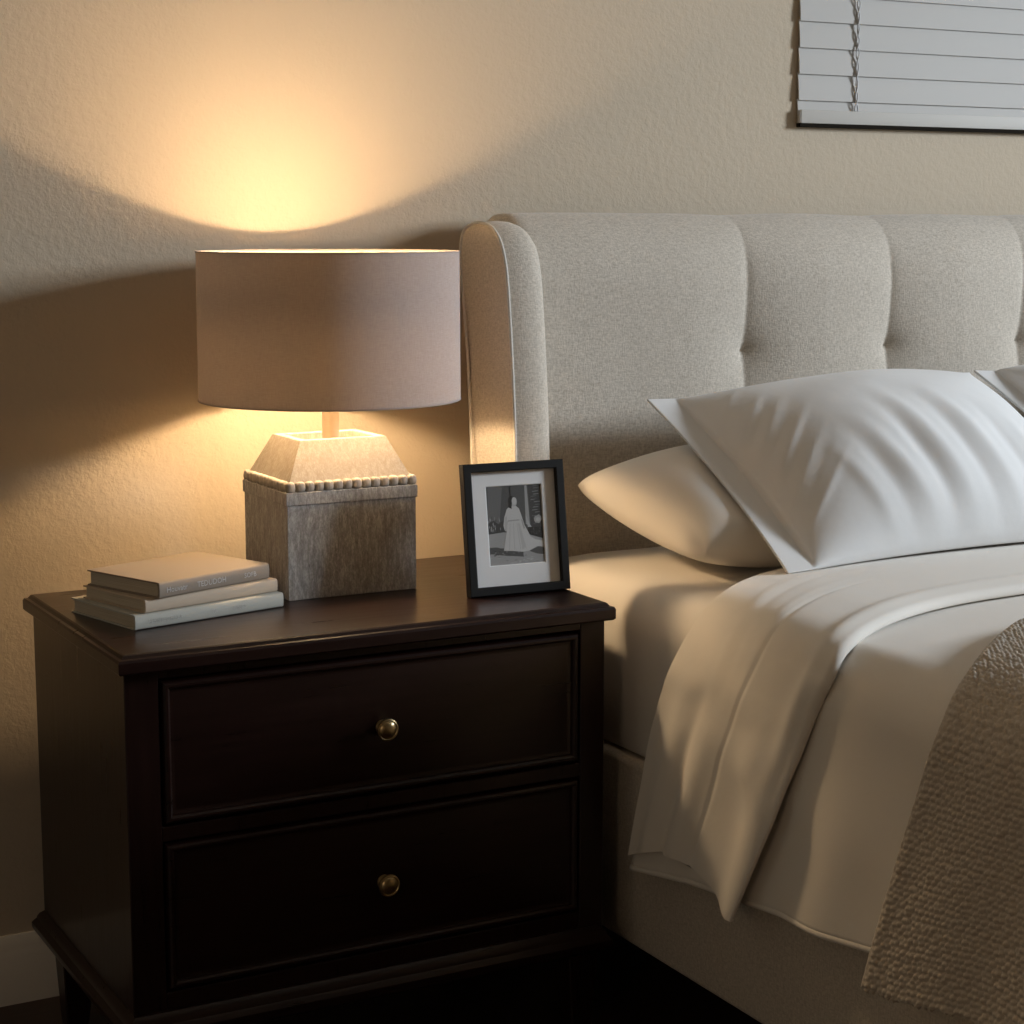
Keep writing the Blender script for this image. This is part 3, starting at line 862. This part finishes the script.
# ------------------------------------------------------------------ knitted throw
LE = [(2.42, -.98, .7275), (1.95, -1.00, .7275), (1.45, -1.03, .7275), (1.20, -1.060, .7275), (1.086, -1.095, .7275), (.988, -1.155, .7265), (.895, -1.222, .722), (.826, -1.262, .697), (.797, -1.270, .658), (.790, -1.256, .610), (.789, -1.216, .492), (.789, -1.182, .391), (.789, -1.153, .295)]
JIT = [(random.uniform(-.2, .2), random.uniform(-.2, .2), random.uniform(.7, 1.2)) for _ in range(997)]
def throw():
    bm = bmesh.new(); nt, nw = 1050, 320; W = .60
    E = cat_rom(LE, nt)
    T = len(E); cell = .0092
    Ltot = sum((b - a).length for a, b in zip(E, E[1:])); ds = Ltot / nt
    rowsT = []
    for i, p in enumerate(E):
        # outward normal in the x-z plane from the drape direction
        q0, q1 = E[max(0, i - 9)], E[min(T - 1, i + 9)]
        d = Vector((q1.x - q0.x, 0, q1.z - q0.z)).normalized()
        n = Vector((d.z, 0, -d.x))
        if n.z < 0 and abs(n.z) > .3: n = -n
        if abs(n.z) <= .3 and n.x > 0: n = -n
        s = i * ds
        hang = sm(.62, 1.0, i / nt)
        r = []
        for j in range(nw + 1):
            w = W * j / nw
            y = p.y - w
            z = p.z + (.022 * sm(0, .19, w) * sm(.8, 1, i / nt))
            lift = .003 + .006 * math.exp(-(w / .018) ** 2) * hang
            lift += hang * (.010 * math.sin(w * 19 + .6) * sm(.04, .2, w) + .005 * nz(w * 9, s * 6))
            # nubby stitches: a staggered field of rounded loops, each a little off its place
            a = s / cell; h = 0.0
            ia = math.floor(a)
            for da in (-1, 0, 1):
                ra = ia + da
                b = w / cell + (.5 if ra % 2 else 0); ib = math.floor(b)
                for db in (-1, 0, 1):
                    rb = ib + db
                    ox, oy, oz = JIT[(ra * 31 + rb * 17) % 997]
                    q = ((a - ra - .5 - ox) / .62) ** 2 + ((b - rb - .5 - oy) / .60) ** 2
                    if q < 1: h = max(h, (1 - q) ** .75 * oz)
            h *= .0054 * sm(-.004, .012, w)
            pp = Vector((p.x, y, z)) + n * (lift + h)
            r.append(pp)
        rowsT.append(r)
    # rim turned under so that the cloth has real thickness at its edges
    grid(bm, rowsT)
    return bm
to = obj('throw_blanket', throw(), M['throw'], smooth=180, normals=True)
face_up(to); rebase(to, (1.5, -1.35, .71))
sol = to.modifiers.new('thickness', 'SOLIDIFY'); sol.thickness = .0075; sol.offset = -1
tag(to, 'taupe chunky knitted throw laid across the duvet, hanging down the bed side', 'throw blanket')

# ------------------------------------------------------------------ pillows
def ridge(u, v, u0, v0, u1, v1, w, a):
    dx, dy = u1 - u0, v1 - v0; L = math.hypot(dx, dy)
    t = ((u - u0) * dx + (v - v0) * dy) / (L * L)
    if t < -.3 or t > 1.3: return 0.0
    d = ((u - u0) * dy - (v - v0) * dx) / L
    tt = max(0.0, min(1.0, t))
    return a * math.exp(-(d / w) ** 2) * math.sin(PI * max(.001, min(.999, .08 + .84 * tt))) ** .8 * sm(-.3, 0, t) * (1 - sm(1, 1.3, t))

def pillow_bm(BL, BR, TL, TR, tt, tb, fl=0.0, wr=(), bow=.05, nu=150, nv=110, sag=0.0, post=None, pw=.42):
    BL, BR, TL, TR = map(Vector, (BL, BR, TL, TR))
    ex = (BR - BL + TR - TL).normalized(); ey = (TL - BL + TR - BR); ey = (ey - ex * ey.dot(ex)).normalized(); nn = ex.cross(ey)
    Wd, Hd = (BR - BL).length, (TL - BL).length
    bm = bmesh.new(); sides = []
    for sgn in (1, -1):
        rows = []
        for j in range(nv + 1):
            v0 = j / nv; v = .5 - .5 * math.cos(PI * v0) * (.35) - (.5 - .5 * .35) * (1 - 2 * v0) + 0
            v = lerp(v0, .5 - .5 * math.cos(PI * v0), .6)
            row = []
            for i in range(nu + 1):
                u0 = i / nu; u = lerp(u0, .5 - .5 * math.cos(PI * u0), .6)
                ui = max(0.0, (u - fl) / (1 - fl)) if fl else u
                env = (4 * ui * (1 - ui)) ** pw * (4 * v * (1 - v)) ** pw if 0 < ui < 1 and 0 < v < 1 else 0.0
                T = tt if sgn > 0 else tb
                h = T * env
                if sgn > 0:
                    for q in wr: h += (.24 if q[0] < .15 else .5) * ridge(u, v, *q) * sm(0, .25, env)
                    h += .004 * nz(u * 5 + 3, v * 5) * env
                p = BL.lerp(BR, u).lerp(TL.lerp(TR, u), v)
                # edges bow inward between the corners
                bu = 4 * v * (1 - v); bv = 4 * u * (1 - u)
                p = p + ex * (bow * Wd * .6 * bu * ((1 - u) ** 3 - u ** 3)) + ey * (bow * Hd * bv * ((1 - v) ** 3 - v ** 3))
                p = p + nn * (sgn * (h + .0018) )
                p.z -= sag * (4 * u * (1 - u)) * (4 * v * (1 - v))
                if post: p = post(p, u, v, sgn)
                row.append(p)
            rows.append(row)
        sides.append(grid(bm, rows))
    A, B = sides
    def edge(Vs): return [r for r in Vs[0]] + [r[-1] for r in Vs[1:]] + [r for r in Vs[-1][::-1][1:]] + [r[0] for r in Vs[::-1][1:-1]]
    ea, eb = edge(A), edge(B); n = len(ea)
    for i in range(n): bm.faces.new((ea[i], ea[(i + 1) % n], eb[(i + 1) % n], eb[i]))
    return bm

# front pillow lying back on the flat one
FBL, FTL = Vector((1.036, -.640, .7205)), Vector((1.050, -.213, .953))
FTR, FBR = Vector((1.776, -.205, .972)), Vector((1.765, -.622, .724))
fx = (FBR - FBL).normalized(); fy = (FTL - FBL).normalized(); fn = fx.cross(fy).normalized()
FW_ = [  # short folds at the flange seam, then long ones rising from the lower edge
    (.085, .62, .20, .80, .013, .0075), (.085, .50, .22, .72, .012, .0085), (.09, .38, .24, .62, .013, .0090), (.09, .26, .23, .48, .013, .0085), (.10, .14, .24, .34, .012, .008),
    (.09, .56, .19, .74, .010, -.006), (.09, .44, .21, .64, .010, -.006), (.09, .32, .21, .53, .010, -.006), (.10, .20, .22, .40, .010, -.005), (.085, .75, .18, .90, .012, .005),
    (.30, .05, .24, .36, .020, .007), (.36, .04, .30, .40, .022, -.008), (.42, .05, .34, .44, .024, .009), (.48, .05, .42, .50, .022, -.011), (.54, .05, .46, .58, .026, .010),
    (.61, .06, .55, .52, .022, -.009), (.68, .05, .60, .55, .026, .010), (.75, .06, .70, .48, .024, -.008), (.83, .05, .78, .45, .026, .008),]
def front_post(p, u, v, sgn):
    # the cloth under the lower edge rests on the turned back cuff
    m = .722
    if p.z < m: p.z = m + .0006 * sgn
    return p
bm = pillow_bm(FBL, FBR, FTL, FTR, .124, .040, .075, FW_, .034, post=front_post, pw=.58)
fp = obj('pillow', bm, M['pillow'], smooth=180); rebase(fp, (1.43, -.41, .74))
tag(fp, 'white flanged pillow leaning back on the flat pillow, catching the light on its creased front', 'pillow', 'pillows on the bed')

def flange_dist(p):
    d = (p - FBL); return d.dot(fn), d.dot(fx) / (FBR - FBL).length, d.dot(fy) / (FTL - FBL).length
def back_post(p, u, v, sgn):
    if p.z < .6875: p.z = .6875 + (.0006 if sgn > 0 else 0)
    dist, a, b = flange_dist(p)
    lim = -.010 - .044 * sm(.05, .22, a) * (sm(-.1, .15, b))
    k = sm(-.03, .02, a) * sm(-.15, -.02, b)
    if dist > lim and k > 0: p = p + fn * ((lim - dist) * k)
    if p.z < .6875: p.z = .6875 + (.0006 if sgn > 0 else 0)
    return p
bm = pillow_bm((.975, -.505, .738), (1.66, -.53, .745), (.918, -.195, .812), (1.64, -.175, .818), .112, .088, 0, [], .012, post=back_post, pw=.40)
for _ in range(34): bmesh.ops.smooth_vert(bm, verts=bm.verts, factor=.5, use_axis_x=True, use_axis_y=True, use_axis_z=True)
bp = obj('pillow', bm, M['sheet'], smooth=180); rebase(bp, (1.3, -.36, .69))
tag(bp, 'ivory pillow lying flat on the mattress under the leaning white pillow', 'pillow', 'pillows on the bed')

# its twin on the far side of the bed
o2 = Vector((.742, .012, .022))
bm = pillow_bm(FBL + o2, FBR + o2 + Vector((-.09, 0, 0)), FTL + o2, FTR + o2 + Vector((-.09, 0, 0)), .095, .040, .075, [(a, b, c, d, w, -s if i % 3 == 0 else s) for i, (a, b, c, d, w, s) in enumerate(FW_)], .055, nu=110, nv=80, post=front_post)
p2 = obj('pillow', bm, M['pillow'], smooth=180); rebase(p2, (2.18, -.40, .74))
tag(p2, 'white flanged pillow at the right edge of the photo, only its corner showing', 'pillow', 'pillows on the bed')

# ------------------------------------------------------------------ light and camera
w = bpy.data.worlds.new('dusk sky'); SC.world = w; w.use_nodes = True
bg = w.node_tree.nodes['Background']; bg.inputs[0].default_value = (.50, .66, 1.0, 1); bg.inputs[1].default_value = .25
la = bpy.data.lights.new('daylight', 'AREA'); la.shape = 'RECTANGLE'; la.size = 1.05; la.size_y = 1.02
la.spread = math.radians(75)
la.energy = 54; la.color = (.82, .91, 1.0)
lob = bpy.data.objects.new('daylight', la); COL.objects.link(lob)
lob.location = (X1 + .16, (W2[0] + W2[1]) / 2, (W2[2] + W2[3]) / 2)
lob.rotation_euler = (0, PI / 2, 0)
d = Vector((1.1, -.2, .9)) - lob.location
lob.rotation_euler = d.to_track_quat('-Z', 'Y').to_euler()

lh = bpy.data.lights.new('warm_fill_light', 'AREA'); lh.shape = 'RECTANGLE'; lh.size = .7; lh.size_y = 1.2; lh.energy = 7; lh.color = (1.0, .70, .42)  # unseen warm fill light, added to brighten the bed side
lho = bpy.data.objects.new('warm_fill_light', lh); COL.objects.link(lho); lho.location = (X0 - .45, -3.1, 1.45)
lho.rotation_euler = (Vector((.9, -1.0, .5)) - lho.location).to_track_quat('-Z', 'Y').to_euler()

cd = bpy.data.cameras.new('camera'); cd.sensor_width = 36; cd.lens = 1900 / 1024 * 36; cd.clip_start = .05
co = bpy.data.objects.new('camera', cd); COL.objects.link(co)
co.location = (-.702, -2.955, 1.25); co.rotation_euler = (math.radians(90 - 8.6), 0, math.radians(-28.5))
SC.camera = co
SC.view_settings.view_transform = 'Standard'; SC.view_settings.look = 'None'
SC.view_settings.exposure = 0.0; SC.view_settings.gamma = 1; SC.view_settings.use_curve_mapping = False
